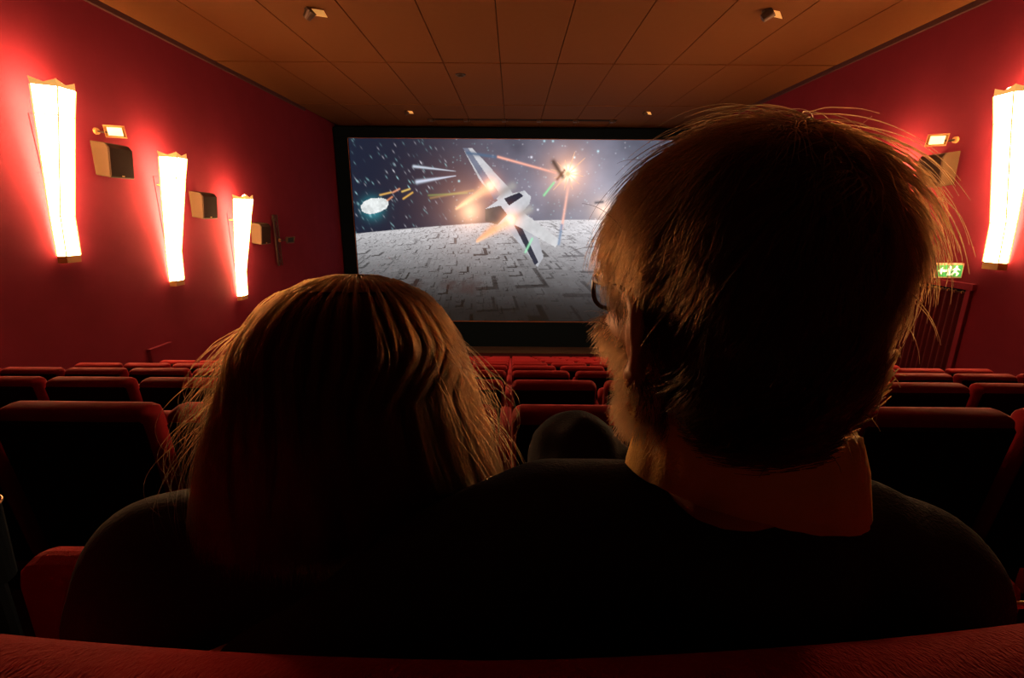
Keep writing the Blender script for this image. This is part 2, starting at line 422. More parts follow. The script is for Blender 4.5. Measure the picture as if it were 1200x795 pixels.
def paint_picture(W, H):
    """a plain space picture: stars, a panelled grey plain, one simple dart-shaped craft, a burst"""
    asp = (SX1 - SX0) / (SZ1 - SZ0)
    X, Y = np.meshgrid((np.arange(W) + .5) / W * asp, (np.arange(H) + .5) / H)     # Y up, 0..1 ; X 0..asp
    def hash2(i, j, s): 
        v = np.sin(i * 127.1 + j * 311.7 + s * 74.7) * 43758.5453
        return v - np.floor(v)
    def vnoise(x, y, s):
        i = np.floor(x); j = np.floor(y); fx = x - i; fy = y - j
        fx = fx * fx * (3 - 2 * fx); fy = fy * fy * (3 - 2 * fy)
        return (hash2(i, j, s) * (1 - fx) + hash2(i + 1, j, s) * fx) * (1 - fy) + (hash2(i, j + 1, s) * (1 - fx) + hash2(i + 1, j + 1, s) * fx) * fy
    def fbm(x, y, s): return sum(vnoise(x * 2 ** k, y * 2 ** k, s + k) / 2 ** (k + 1) for k in range(5))
    # helper: photo pixels of the picture area -> picture coordinates (left edge 411, top 163, bottom 375, height 212 px)
    def q(px, py): return ((px - 411) / 212.0 * 1.0, (375.5 - py) / 212.5)
    img = np.zeros((H, W, 3))
    neb = np.clip(fbm(X * 2.2 + 3, Y * 2.6, 1) * 1.7 - .35, 0, 1) * np.clip((X - .25) / .8, 0, 1)
    base = np.array([.010, .017, .040]); hi = np.array([.30, .31, .42])
    img += base + neb[..., None] * (hi - base) * (0.35 + 0.85 * np.exp(-((X - 1.15) ** 2) / .25))[..., None]
    def glow(cx, cy, r, col, a=1.0, ex=2.0):
        d = np.sqrt((X - cx) ** 2 + (Y - cy) ** 2) / r
        nonlocal img
        img = img + (a * np.exp(-d ** ex))[..., None] * np.array(col)
    def seg(x0, y0, x1, y1, wd, col, a=1.0, taper=False):
        nonlocal img
        dx, dy = x1 - x0, y1 - y0; L2 = dx * dx + dy * dy
        t = np.clip(((X - x0) * dx + (Y - y0) * dy) / L2, 0, 1)
        d = np.sqrt((X - x0 - t * dx) ** 2 + (Y - y0 - t * dy) ** 2)
        ww = wd * (1 - .8 * t) if taper else wd
        k = np.exp(-(d / ww) ** 2) * a
        img = img * (1 - np.clip(k, 0, 1))[..., None] * 1.0 + k[..., None] * np.array(col)
    def poly(pts, col, shade=None):
        nonlocal img
        P = [q(*p) for p in pts]; inside = np.zeros(X.shape, bool); n = len(P)
        for i in range(n):
            (x0, y0), (x1, y1) = P[i], P[(i + 1) % n]
            c = (y0 > Y) != (y1 > Y)
            with np.errstate(divide='ignore', invalid='ignore'):
                inside ^= c & (X < (x1 - x0) * (Y - y0) / (y1 - y0 + 1e-12) + x0)
        cc = np.array(col)[None, None, :] * np.ones((H, W, 1))
        if shade is not None: cc = cc * shade[..., None]
        img = np.where(inside[..., None], cc, img)
    rs = np.random.default_rng(5)
    for k in range(520):
        cx, cy = rs.uniform(0, asp), rs.uniform(.5, 1.0); b = rs.uniform(.05, .42) * (2.2 if rs.uniform() < .08 else 1)
        col = np.array([.45, .85, .9]) if rs.uniform() < .65 else np.array([.9, .9, 1])
        i0, i1 = max(0, int((cx - .03) / asp * W)), min(W, int((cx + .03) / asp * W) + 1); j0, j1 = max(0, int((cy - .03) * H)), min(H, int((cy + .03) * H) + 1)
        if i1 <= i0 or j1 <= j0: continue
        xx = X[j0:j1, i0:i1] - cx; yy = Y[j0:j1, i0:i1] - cy
        if cx < .55:
            u = (xx * .55 - yy * .83); v = (xx * .83 + yy * .55); s = np.exp(-(u / .009) ** 2 - (v / .0024) ** 2)
        else: s = np.exp(-(xx ** 2 + yy ** 2) / (.0032 if b < .7 else .0055) ** 2)
        img[j0:j1, i0:i1] += s[..., None] * col * b
    # panelled plain with a gently curved horizon
    hz = .583 + .0 * X - .085 * (np.clip(1.25 - X, 0, 2) / 1.25) ** 1.6 - .03 * np.clip(X - 1.25, 0, 1) ** 2
    dep = np.clip(hz + .10 - Y, .02, 2)
    gx = (X - 1.05) / (dep + .16) * 3.4 + 1.2 / (dep + .12); gy = 2.6 / (dep + .12) * 1.15
    tex = np.ones_like(X) * .74
    for sc_, amp, s in ((.8, .26, 3), (1.7, .24, 9), (3.4, .20, 17), (6.5, .14, 23)):
        x = gx * sc_; y = gy * sc_ + np.floor(gx * sc_ * .5) * .37
        i, j = np.floor(x), np.floor(y); fx, fy = x - i, y - j
        h = hash2(i, j, s); wx = .25 + .7 * hash2(i, j, s + 1); wy = .3 + .65 * hash2(i, j, s + 2)
        ins = (fx < wx) & (fy < wy)
        tex += np.where(ins, amp * (h - .35), 0)
        tex -= np.where(ins & ((fx > wx - .13) | (fy < .13)) & (h > .35), .62 * amp / .16 * hash2(j, i, s + 3), 0)
    fade = np.clip((Y - .02) / .50, 0, 1) ** 2.2
    plain = np.clip(tex, .03, 1.15) * (.012 + .72 * fade)
    haze = np.exp(-np.clip(hz - Y, 0, 1) / .10) * .35
    plain = plain * (1 - haze) + .80 * haze
    pc = plain[..., None] * np.array([.97, .96, 1.0])
    edge = np.clip((hz - Y) / .004 + .5, 0, 1)[..., None]
    img = img * (1 - edge) + pc * edge
    glow(*q(700, 250), .30, (.35, .33, .36), .6)
    # rust-coloured wreckage on the plain
    for (px, py, r, a) in ((545, 332, .06, .6), (520, 330, .04, .5), (478, 330, .045, .4)):
        cx, cy = q(px, py); d = np.sqrt(((X - cx) / 1.7) ** 2 + (Y - cy) ** 2) / r
        k = np.clip(1.1 - d + (fbm(X * 40, Y * 40, 4) - .5) * 1.6, 0, 1) * a
        img = img * (1 - k[..., None]) + k[..., None] * np.array([.045, .020, .018])
    # drifting pale boulder, with a cold rim
    cx, cy = q(436, 237); ca, sa = math.cos(-.25), math.sin(-.25)
    glow(*q(433, 240), .05, (.04, .45, .52), .7)
    u = (X - cx) * ca - (Y - cy) * sa; v = (X - cx) * sa + (Y - cy) * ca
    k = ((u / .077) ** 2 + (v / .040) ** 2 + (fbm(X * 30, Y * 30, 8) - .5) * .9 < 1)
    img = np.where(k[..., None], (.55 + .6 * fbm(X * 60, Y * 60, 2))[..., None] * np.array([.95, 1, 1]), img)
    # streaks and trails
    for (a, b, c_, wd) in (((484, 193), (532, 198), (.75, .85, 1), .007), ((487, 210), (532, 203), (.8, .9, 1.1), .010)):
        seg(*q(*a), *q(*b), wd, c_, .8, True)
    for (a, b, c_) in (((443, 225), (456, 222), (.9, .5, .12)), ((458, 222), (466, 218), (.85, .35, .2)), ((470, 229), (481, 222), (.9, .5, .1)), ((469, 221), (478, 218), (.9, .6, .15)), ((451, 231), (457, 227), (.8, .3, .15))):
        seg(*q(*a), *q(*b), .0045, c_, .9)
    seg(*q(502, 228), *q(552, 219), .006, (.5, .30, .10), .5); seg(*q(500, 225), *q(545, 222), .005, (.30, .42, .10), .5)
    # burst far ahead
    glow(*q(662, 200), .085, (1.3, .55, .22), 1.0, 1.3); glow(*q(663, 199), .035, (2, 1.7, 1.3), 1.0)
    for k in range(12):
        an = k * .54 + .2; L = 14 + 12 * rs.uniform()
        seg(*q(662, 200), *q(662 + L * math.cos(an), 200 - L * math.sin(an)), .006, (1.3, .75, .42), .75, True)
    seg(*q(656, 203), *q(645, 187), .014, (.05, .03, .02), .85); seg(*q(650, 206), *q(658, 196), .008, (.25, .08, .04), .8)
    # beams
    seg(*q(581, 182), *q(648, 199), .006, (1.2, .55, .42), .9); seg(*q(657, 262), *q(664, 206), .007, (1.2, .62, .5), .85)
    seg(*q(635, 224), *q(646, 210), .006, (.35, .95, .45), .85)
    # simple dart-shaped craft: nose to the upper right, swept wings, two engines burning behind
    shade = .75 + .5 * fbm(X * 26, Y * 26, 21)
    glow(*q(548, 235), .15, (.85, .34, .20), .5, 1.3)
    poly([(541, 173), (552, 173), (592, 214), (606, 232), (588, 238), (560, 208)], (.62, .62, .66), shade)
    poly([(541, 173), (547, 173), (584, 224), (577, 230)], (.20, .22, .30), shade)
    poly([(598, 244), (622, 250), (636, 296), (629, 308), (612, 286), (590, 258)], (.50, .51, .56), shade)
    poly([(600, 258), (610, 262), (630, 302), (626, 306)], (.03, .035, .06))
    poly([(606, 240), (656, 276), (650, 284), (602, 258)], (.70, .70, .72), shade)
    poly([(620, 226), (612, 219), (590, 224), (566, 240), (566, 254), (582, 258), (604, 250), (618, 234)], (.66, .67, .72), shade)
    poly([(566, 240), (566, 254), (580, 258), (592, 246), (584, 236)], (.12, .09, .09), shade)
    poly([(588, 228), (606, 221), (611, 225), (594, 236)], (.02, .025, .05))
    seg(*q(584, 222), *q(598, 214), .022, (.40, .38, .38), .95); seg(*q(600, 250), *q(618, 240), .022, (.46, .44, .43), .95)
    seg(*q(546, 178), *q(578, 182), .009, (.10, .16, .26), .95); seg(*q(654, 280), *q(657, 258), .008, (.25, .34, .5), .95)
    seg(*q(614, 290), *q(622, 274), .006, (.40, 1.0, .6), .8)
    for (px, py) in ((572, 214), (596, 252)):
        glow(*q(px, py), .042, (1.8, .62, .28), .8, 1.6); glow(*q(px, py), .018, (2, 1.8, 1.5), 1.0)
        seg(*q(px, py), *q(px - 40, py + 26), .030, (1.5, .80, .42), .75, True)
    glow(*q(548, 243), .06, (1.6, .9, .5), .9, 1.5)
    seg(*q(575, 262), *q(556, 276), .026, (1.2, .50, .20), .7, True)
    # second small burst at the far side
    glow(*q(706, 240), .05, (1.3, .8, .5), .9, 1.4); seg(*q(696, 232), *q(704, 231), .008, (.1, .1, .12), .9)
    return np.clip(img, 0, 1.6)

def build_screen():
    W, H = 560, 304
    img = paint_picture(W, H)
    x = np.linspace(SX0, SX1, W + 1); z = np.linspace(SZ0, SZ1, H + 1)
    XX, ZZ = np.meshgrid(x, z)
    V = np.stack([XX, np.full_like(XX, SY - .04), ZZ], axis=2).reshape(-1, 3) - np.array([MID, SY, SZ0])
    idx = np.arange((W + 1) * (H + 1)).reshape(H + 1, W + 1)
    Fc = np.stack([idx[:-1, :-1], idx[:-1, 1:], idx[1:, 1:], idx[1:, :-1]], axis=2).reshape(-1, 4)
    me = bpy.data.meshes.new('projected_picture')
    me.vertices.add(len(V)); me.vertices.foreach_set('co', V.reshape(-1).astype(np.float32))
    me.loops.add(len(Fc) * 4); me.loops.foreach_set('vertex_index', Fc.reshape(-1).astype(np.int32))
    me.polygons.add(len(Fc)); me.polygons.foreach_set('loop_start', np.arange(0, len(Fc) * 4, 4, dtype=np.int32))
    me.update(calc_edges=True)
    at = me.color_attributes.new('picture', 'FLOAT_COLOR', 'CORNER')
    c = np.ones((len(Fc), 4, 4), np.float32); c[:, :, :3] = img.reshape(-1, 1, 3)
    at.data.foreach_set('color', c.reshape(-1))
    m = bpy.data.materials.new('projected_light'); m.use_nodes = True
    nt = m.node_tree; b = nt.nodes['Principled BSDF']
    a = nt.nodes.new('ShaderNodeAttribute'); a.attribute_name = 'picture'
    b.inputs['Base Color'].default_value = (.02, .02, .02, 1); b.inputs['Roughness'].default_value = .9
    b.inputs['Specular IOR Level'].default_value = 0.05
    nt.links.new(a.outputs['Color'], b.inputs['Emission Color']); b.inputs['Emission Strength'].default_value = SCREEN_STRENGTH
    root = tag(empty('cinema_screen', (MID, SY, SZ0)), 'large cinema screen showing a space battle above a grey panelled plain', 'screen')
    add('projected_picture', me, m, root)
    box('screen_backing', (SX0 - MID, -.035, 0), (SX1 - MID, .0, SZ1 - SZ0), M['mask'], root)
build_screen()

# ------------------------------------------------------------------ wall sconces
LR = [(1.47, .238, .120, .205, .290), (1.40, .234, .117, .200, .275), (1.10, .212, .106, .180, .225), (-.05, .142, .098, .090, .060), (-.53, .136, .100, .085, .030), (-.62, .136, .100, .085, .025)]   # z, half width, half front, depth, stand-off
def hexa(z, a, b, d, off):
    return [Vector((off, -a, z)), Vector((off + d, -b, z)), Vector((off + d, b, z)), Vector((off, a, z))]
sconce_cache = {}
def sconce(x, y, dz, face, label):
    """tapered half-hexagonal wall lamp; local +x points into the room"""
    root = tag(empty('wall_sconce', (x, y, -.62 + dz), 0 if face > 0 else math.pi), label, 'wall lamp', 'tapered glass sconces on the side walls')
    zc = .62
    R = [hexa(r[0] + zc, *r[1:]) for r in LR]
    def part(key, name, build, m, smooth=False):
        if key not in sconce_cache: sconce_cache[key] = build()
        return add(name, sconce_cache[key], M[m], root, smooth)
    def pane(i, j, k):
        def b():
            a, c, d, e = R[j][k], R[j][k + 1], R[i][k + 1], R[i][k]
            n = (c - a).cross(e - a).normalized()
            if n.x < 0: n = -n
            n *= .006
            P = [a, c, d, e] + [p - n for p in (a, c, d, e)]
            return pyd(P, [(0, 1, 2, 3), (7, 6, 5, 4), (0, 4, 5, 1), (1, 5, 6, 2), (2, 6, 7, 3), (3, 7, 4, 0)], 'pane')
        return b
    for k in range(3):
        part(('p0', k), 'glass_pane', pane(1, 2, k), 'shade')
        part(('p1', k), 'glass_pane', pane(2, 3, k), 'shade')
        part(('p2', k), 'glass_pane', pane(3, 4, k), 'shade')
    for k in range(4):
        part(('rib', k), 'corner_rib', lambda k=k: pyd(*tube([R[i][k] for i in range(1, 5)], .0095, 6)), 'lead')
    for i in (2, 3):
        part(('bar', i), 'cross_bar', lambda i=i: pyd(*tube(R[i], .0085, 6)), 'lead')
    # crown: amber band with a dip in the middle of each face
    def crown():
        V = []; Fc = []
        for k in range(3):
            a, c = R[1][k], R[1][k + 1]; up = Vector((0, 0, .085)); b = len(V)
            mid_ = (a + c) / 2
            V += [a, mid_, c, c + up + (c - mid_) * .06, mid_ + up * .45, a + up + (a - mid_) * .06]
            Fc += [(b, b + 1, b + 4, b + 5), (b + 1, b + 2, b + 3, b + 4)]
        me = pyd(V, Fc, 'crown'); bm = bmesh.new(); bm.from_mesh(me)
        bmesh.ops.solidify(bm, geom=bm.faces[:], thickness=.004); bm.to_mesh(me); bm.free(); return me
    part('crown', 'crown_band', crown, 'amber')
    def foot():
        V = R[4] + R[5]
        return pyd(V, [(0, 1, 5, 4), (1, 2, 6, 5), (2, 3, 7, 6), (3, 2, 1, 0), (4, 5, 6, 7), (0, 4, 7, 3)], 'foot')
    part('foot', 'bottom_cap', foot, 'brass_dull')
    def back():
        bm = box_bm((0, -.05, .10), (.012, .05, 1.75), bevel=.003, seg=1)
        return mesh_of(bm, 'back')
    part('back', 'back_plate', back, 'wall')
    for q, (zz, xx, hw) in enumerate(((.12, .045, .13), (1.62, .215, .20))):
        def arm(zz=zz, xx=xx, hw=hw):
            bm = box_bm((.0, -.012, zz - .012), (xx, .012, zz + .012)); box_bm((xx, -hw, zz - .008), (xx + .014, hw, zz + .008), bm)
            return mesh_of(bm, 'bracket')
        part(('arm', q), 'bracket', arm, 'brass_dull')
    def bulb():
        b = bmesh.new(); bmesh.ops.create_uvsphere(b, u_segments=12, v_segments=8, radius=1)
        for v in b.verts: v.co = Vector((.385 + v.co.x * .05, v.co.y * .07, 1.44 + zc + v.co.z * .045))
        return mesh_of(b, 'bulb')
    part('bulb', 'bulb', bulb, 'bulb', True)
DY, DZ = 1.85, -.562
for k in range(0, 3):
    lab = {0: 'tapered glass sconce first down the three-sconce wall, before the floodlight',
           1: 'tapered glass sconce between two speakers on the three-sconce wall', 2: 'tapered glass sconce beside the dark lattice bar near the screen'}[k]
    sconce(WL, 6.08 + DY * k, DZ * k, 1, lab)
    lab = {0: 'tapered glass sconce on the doorway wall, before the curtained door',
           1: 'tapered glass sconce on the doorway wall, just past the curtained door', 2: 'tapered glass sconce on the doorway wall nearest the screen'}[k]
    sconce(WR, 6.02 + DY * k, DZ * k, -1, lab)

# ------------------------------------------------------------------ loudspeakers on the walls
spk_cache = {}
def speaker(x, y, z, face, label):
    root = tag(empty('wall_speaker', (x, y, z), 0 if face > 0 else math.pi), label, 'loudspeaker', 'surround speakers along the side walls')
    # local +x into the room; front tilts downwards, top front edge bevelled
    w = .21
    prof = [(.03, -.20), (.225, -.235), (.265, .15), (.225, .215), (.04, .24)]
    def body():
        V = [(px, -w, pz) for px, pz in prof] + [(px, w, pz) for px, pz in prof]; n = len(prof)
        Fc = [tuple(range(n)), tuple(range(2 * n - 1, n - 1, -1))] + [(i, i + n, (i + 1) % n + n, (i + 1) % n) for i in range(n)]
        me = pyd(V, Fc, 'cabinet'); bm = bmesh.new(); bm.from_mesh(me)
        bmesh.ops.recalc_face_normals(bm, faces=bm.faces[:])
        bmesh.ops.bevel(bm, geom=bm.edges[:], offset=.006, segments=1, affect='EDGES'); bm.to_mesh(me); bm.free(); return me
    def grille():
        a, b, c = Vector((.225, 0, -.235)), Vector((.265, 0, .15)), Vector((.225, 0, .215))
        V = []; 
        for p, s in ((a, .02), (b, 0), (c, -.012)):
            for yy in (-w + .012, w - .012):
                for dx in (.001, .013): V.append((p.x + dx, yy, p.z + s))
        # vertices: per profile point: (y-,in)(y-,out)(y+,in)(y+,out)
        Fc = []
        for i in range(2):
            q = 4 * i
            Fc += [(q + 1, q + 3, q + 7, q + 5), (q, q + 4, q + 6, q + 2), (q, q + 1, q + 5, q + 4), (q + 2, q + 6, q + 7, q + 3)]
        Fc += [(0, 2, 3, 1), (8, 9, 11, 10)]
        return pyd(V, Fc, 'grille')
    for key, nm, fn, m in (('b', 'cabinet', body, 'tan'), ('g', 'grille', grille, 'grille')):
        if key not in spk_cache: spk_cache[key] = fn()
        add(nm, spk_cache[key], M[m], root)
    if 'k' not in spk_cache: spk_cache['k'] = mesh_of(box_bm((0, -.06, -.07), (.06, .06, .07)), 'bracket')
    add('bracket', spk_cache['k'], M['iron'], root)
    if 'l' not in spk_cache: spk_cache['l'] = mesh_of(box_bm((.238, -.02, -.212), (.243, .02, -.198)), 'badge')
    add('badge', spk_cache['l'], M['brass_dull'], root)
for k, lab in enumerate(('tan wall speaker below the floodlight on the three-sconce wall', 'tan wall speaker between the second and third sconces', 'tan wall speaker beside the dark lattice bar')):
    speaker(WL, 6.98 + DY * k, .70 + DZ * k, 1, lab)
for k, lab in enumerate(('tan wall speaker above the curtained doorway', 'tan wall speaker past the doorway, between the second and third sconces there', 'tan wall speaker on the doorway wall nearest the screen')):
    speaker(WR, 7.10 + DY * k, .66 + DZ * k, -1, lab)

def floodlight(x, y, z, face, label, lit=True, aim=(.35, .75, -.30)):
    root = tag(empty('floodlight', (x, y, z), 0), label, 'floodlight', 'small floodlights on the side walls')
    s = face
    cyl_obj('wall_plate', (0, 0, 0), (s, 0, 0), .045, .04, .03, M['brass_dull'], root)
    tube_obj('arm', [(s * .02, 0, 0), (s * .09, .02, -.01), (s * .15, .05, .0)], .013, M['iron'], root)
    c = Vector((s * .20, .10, .02)); d = Vector((s * aim[0], aim[1] * -1, aim[2])).normalized()     # facing direction
    u = d.cross(Vector((0, 0, 1))).normalized(); w = u.cross(d)
    hu, hw = .115, .075
    front = [c + d * .05 + u * a * hu + w * b * hw for a, b in ((-1, -1), (1, -1), (1, 1), (-1, 1))]
    back = [c - d * .05 + u * a * hu * .6 + w * b * hw * .6 for a, b in ((-1, -1), (1, -1), (1, 1), (-1, 1))]
    quads('housing', front + back, [(0, 1, 5, 4), (1, 2, 6, 5), (2, 3, 7, 6), (3, 0, 4, 7), (4, 5, 6, 7)], M['brass_dull' if lit else 'iron'], root)
    g = [c + d * .046 + u * a * hu * .72 + w * b * hw * .72 for a, b in ((-1, -1), (1, -1), (1, 1), (-1, 1))]
    g2 = [p + d * .006 for p in g]
    quads('glass', g + g2, [(4, 5, 6, 7), (3, 2, 1, 0), (0, 1, 5, 4), (1, 2, 6, 5), (2, 3, 7, 6), (3, 0, 4, 7)], M['flood_glass' if lit else 'shell'], root)
    r = [c + d * .046 + u * a * hu + w * b * hw for a, b in ((-1, -1), (1, -1), (1, 1), (-1, 1))]
    tube_obj('rim', [p + d * .004 for p in r], .009, M['brass_dull' if lit else 'iron'], root, 6, True)
floodlight(WL, 6.95, 1.08, 1, 'small lit floodlight above the speaker on the three-sconce wall')
floodlight(WR, 7.05, 1.06, -1, 'small lit floodlight above the speaker over the curtained doorway')

# dark lattice bar with an unlit lamp
bar = tag(empty('lattice_bar', (WL, 11.55, -1.22)), 'dark vertical metal lattice bar on the red wall', 'light bar')
for dy in (-.09, .09):
    tube_obj('rail', [(.07, dy, 0), (.07, dy, 1.2)], .016, M['iron'], bar)
for k in range(6):
    a = -1 if k % 2 else 1
    tube_obj('lattice', [(.07, -.09 * a, k * .2), (.07, .09 * a, k * .2 + .2)], .008, M['iron'], bar, 6)
for zz in (.1, 1.1):
    box('wall_bracket', (0, -.03, zz - .03), (.07, .03, zz + .03), M['iron'], bar)
box('back_strip', (.03, -.07, .0), (.04, .07, 1.2), M['trim'], bar)
floodlight(WL + .07, 11.62, -.62, 1, 'unlit dark lamp clamped to the lattice bar', lit=False, aim=(.8, .3, -.25))

# ------------------------------------------------------------------ curtained doorway, exit sign, low partition
def doorway():
    y0, y1 = 6.32, 7.80; zf = row_floor(5); zt = -.93
    door = tag(empty('door_1', (WR, (y0 + y1) / 2, zf)), 'doorway hung with a dark red pleated curtain under an exit sign', kind='structure')
    yy0, yy1, h = y0 - (y0 + y1) / 2, y1 - (y0 + y1) / 2, zt - zf
    for a, b in ((yy0 - .07, yy0), (yy1, yy1 + .07)):
        box('jamb', (-.05, a, 0), (.0, b, h + .07), M['wall'], door, bevel=.006)
    box('lintel', (-.06, yy0 - .1, h), (.0, yy1 + .1, h + .09), M['wall'], door, bevel=.008)
    box('opening', (-.006, yy0, 0), (-.002, yy1, h), M['mask'], door)
    tube_obj('curtain_rod', [(-.03, yy0, h - .04), (-.03, yy1, h - .04)], .012, M['iron'], door)
    n = 150; V = []; Fc = []
    for i in range(n + 1):
        t = i / n; y = yy0 + .02 + (yy1 - yy0 - .04) * t
        for j, zz in enumerate((.02, h * .35, h * .7, h - .03)):
            a = (.020, .019, .017, .014)[j]
            V.append((-.030 + a * math.sin(t * 2 * math.pi * 15 + .6 * math.sin(t * 17) + .15 * j), y + .006 * math.sin(t * 50 + j), zz))
    for i in range(n):
        for j in range(3): Fc.append((i * 4 + j, i * 4 + 4 + j, i * 4 + 5 + j, i * 4 + 1 + j))
    add('curtain', pyd(V, Fc, 'curtain'), M['curtain'], door, smooth=True)
    for k in range(14):
        y = yy0 + .06 + (yy1 - yy0 - .12) * k / 13
        add('curtain_ring', pyd(*tube([(-.03 + .018 * math.cos(a), y, h - .04 + .018 * math.sin(a)) for a in np.linspace(0, 2 * math.pi, 9)[:-1]], .004, 5, True)), M['brass_dull'], door)
doorway()

def exit_sign():
    root = tag(empty('exit_sign', (WR, 6.50, -.79), 0), 'small lit green and white exit sign above the curtained doorway', 'exit sign')
    # faces back up the hall, standing out from the wall; u runs out of the wall, seen from the seats
    w, h = .36, .20
    box('case', (-w - .03, -.025, 0), (0, .025, h), M['sign_case'], root, bevel=.006)
    box('green_face', (-w - .01, -.031, .02), (-.02, -.025, h - .02), M['sign_green'], root)
    def flat(name, pts):
        V = [(-w - .01 + a * (w - .01), -.033, .02 + b * (h - .04)) for a, b in pts] ; n = len(V)
        V2 = [(x, -.031, z) for x, y, z in V]
        add(name, pyd(V + V2, [tuple(range(n))] + [(i, i + n, (i + 1) % n + n, (i + 1) % n) for i in range(n)], name), M['sign_white'], root)
    flat('arrow', [(.06, .5), (.22, .80), (.22, .6), (.40, .6), (.40, .4), (.22, .4), (.22, .2)])
    flat('door_pictogram', [(.44, .1), (.56, .1), (.56, .9), (.44, .9)])
    flat('runner_head', [(.76 + .045 * math.cos(a), .84 + .085 * math.sin(a)) for a in np.linspace(0, 2 * math.pi, 11)[:-1]])
    flat('runner_body', [(.70, .74), (.80, .74), (.92, .58), (.90, .52), (.80, .62), (.78, .44), (.90, .28), (.84, .08), (.79, .08), (.82, .27), (.72, .36), (.66, .16), (.56, .12), (.60, .20), (.68, .44), (.70, .62), (.62, .52), (.60, .58)])
exit_sign()

part_ = tag(empty('low_partition', (WL, 7.32, row_floor(5))), 'low red upholstered partition box against the wall behind the seats', 'partition')
ph = -2.07 - row_floor(5)
box('panel_body', (0.0, -.24, 0), (.06, .24, ph - .02), M['wall'], part_, bevel=.01)
box('top_cap', (0.0, -.25, ph - .02), (.07, .25, ph), M['wall'], part_, bevel=.008)

# ------------------------------------------------------------------ rows of cinema seats
PITCH, BW = .5465, .25
def seat_meshes():
    d = {}
    T = Matrix.Translation((0, .0, SEAT_H)) @ Matrix.Rotation(math.radians(7), 4, 'X') @ Matrix.Translation((0, 0, -SEAT_H))
    bm = box_bm((-BW, .0, .30), (BW, .10, SEAT_H), bevel=.034, seg=3)
    for v in bm.verts:                              # crown the top a little and soften the outline
        if v.co.z > .8: v.co.z += .012 * (1 - (v.co.x / BW) ** 2) - .006
        v.co = T @ v.co
    d['backrest'] = mesh_of(bm, 'backrest')
    bm = box_bm((-BW + .016, -.010, .31), (BW - .016, .02, SEAT_H - .034), bevel=.009, seg=1)
    for v in bm.verts: v.co = T @ v.co
    d['back_shell'] = mesh_of(bm, 'back_shell')
    bm = box_bm((-BW + .015, 0, 0), (BW - .015, .10, .40), bevel=.028, seg=2)
    T2 = Matrix.Translation((0, .20, .40)) @ Matrix.Rotation(math.radians(-8), 4, 'X')
    for v in bm.verts: v.co = T2 @ v.co
    d['seat_cushion'] = mesh_of(bm, 'seat_cushion')
    d['side_panel'] = mesh_of(box_bm((-.021, .14, .0), (.021, .46, .70), bevel=.012, seg=2), 'side_panel')
    d['armrest'] = mesh_of(box_bm((-.023, .10, .695), (.023, .50, .745), bevel=.016, seg=2), 'armrest')
    bm = box_bm((-.14, .12, 0), (.14, .34, .03), bevel=.006, seg=1); box_bm((-.05, .16, .03), (.05, .26, .40), bm, bevel=.01, seg=1)
    d['pedestal'] = mesh_of(bm, 'pedestal')
    for k, m in (('backrest', 'velvet'), ('back_shell', 'shell'), ('seat_cushion', 'velvet'), ('side_panel', 'velvet'), ('armrest', 'velvet'), ('pedestal', 'iron')):
        d[k].materials.append(M[m])
        if k not in ('back_shell', 'pedestal'): d[k].polygons.foreach_set('use_smooth', [True] * len(d[k].polygons))
    return d
SM = seat_meshes()
ORD = ['', 'first', 'second', 'third', 'fourth', 'fifth', 'sixth', 'seventh', 'eighth', 'ninth', 'tenth']
X_CONSOLE = -.023
for n in range(1, N_ROWS + 1):
    for i in range(-9, 10):
        x = X_CONSOLE + (i + .5) * PITCH
        root = empty('theater_chair', (x, row_y(n), row_floor(n)))
        root.rotation_euler = (0, 0, random.uniform(-.008, .008))
        k = i + 1 if i >= 0 else -i
        lab = 'red velvet seat, %s row ahead of couple, %s towards %s from the gap between them' % (ORD[n], ORD[k], 'doorway' if i >= 0 else 'lattice-bar')
        tag(root, lab, 'cinema seat', 'cinema seats, %s row' % ORD[n])
        for nm in ('backrest', 'back_shell', 'seat_cushion', 'pedestal'):
            add(nm, SM[nm], None, root)
        for nm in ('side_panel', 'armrest'):
            o = add(nm, SM[nm], None, root); o.location.x = -PITCH / 2
        if i == 9:
            for nm in ('side_panel', 'armrest'):
                o = add(nm, SM[nm], None, root); o.location.x = PITCH / 2

# ------------------------------------------------------------------ the couple's bench
F0 = row_floor(0)
bench = tag(empty('loveseat', (.0, .5, F0)), 'red plush love seat with curved back holding the couple', 'love seat')
BX0, BX1 = -.66, .70
def bench_y(x): return .175 + .16 * x * x + (.035 * x if x > 0 else .0)
def bench_back():
    prof = []                                   # section of the back in (y, z): rounded top roll, falling behind and in front
    R_, top = .058, -.232
    zc = top - R_
    for a in np.linspace(200, -20, 15): prof.append((R_ * math.cos(math.radians(a)), zc + R_ * math.sin(math.radians(a))))
    prof += [(.075, -.50), (.10, -.74), (-.02, -.98), (-.085, -.80), (-.075, -.5)]
    V = []; Fc = []; n = len(prof); K = 41
    for i in range(K):
        x = BX0 + (BX1 - BX0) * i / (K - 1)
        e = min(1, (min(x - BX0, BX1 - x)) / .05); drop = .03 * (1 - math.sqrt(max(0, 1 - (1 - e) ** 2)))
        for (py, pz) in prof:
            V.append((x - 0, bench_y(x) + py * (.55 + .45 * e) - .5, pz - drop + (-.012 * (abs(x) < .55)) * 0 - F0))
    for i in range(K - 1):
        for j in range(n):
            Fc.append((i * n + j, i * n + (j + 1) % n, (i + 1) * n + (j + 1) % n, (i + 1) * n + j))
    Fc.append(tuple(range(n))); Fc.append(tuple((K - 1) * n + j for j in range(n - 1, -1, -1)))
    me = pyd(V, Fc, 'back_cushion'); bm = bmesh.new(); bm.from_mesh(me); bmesh.ops.recalc_face_normals(bm, faces=bm.faces[:]); bm.to_mesh(me); bm.free()
    return add('back_cushion', me, M['bench'], bench, smooth=True)
bench_back()
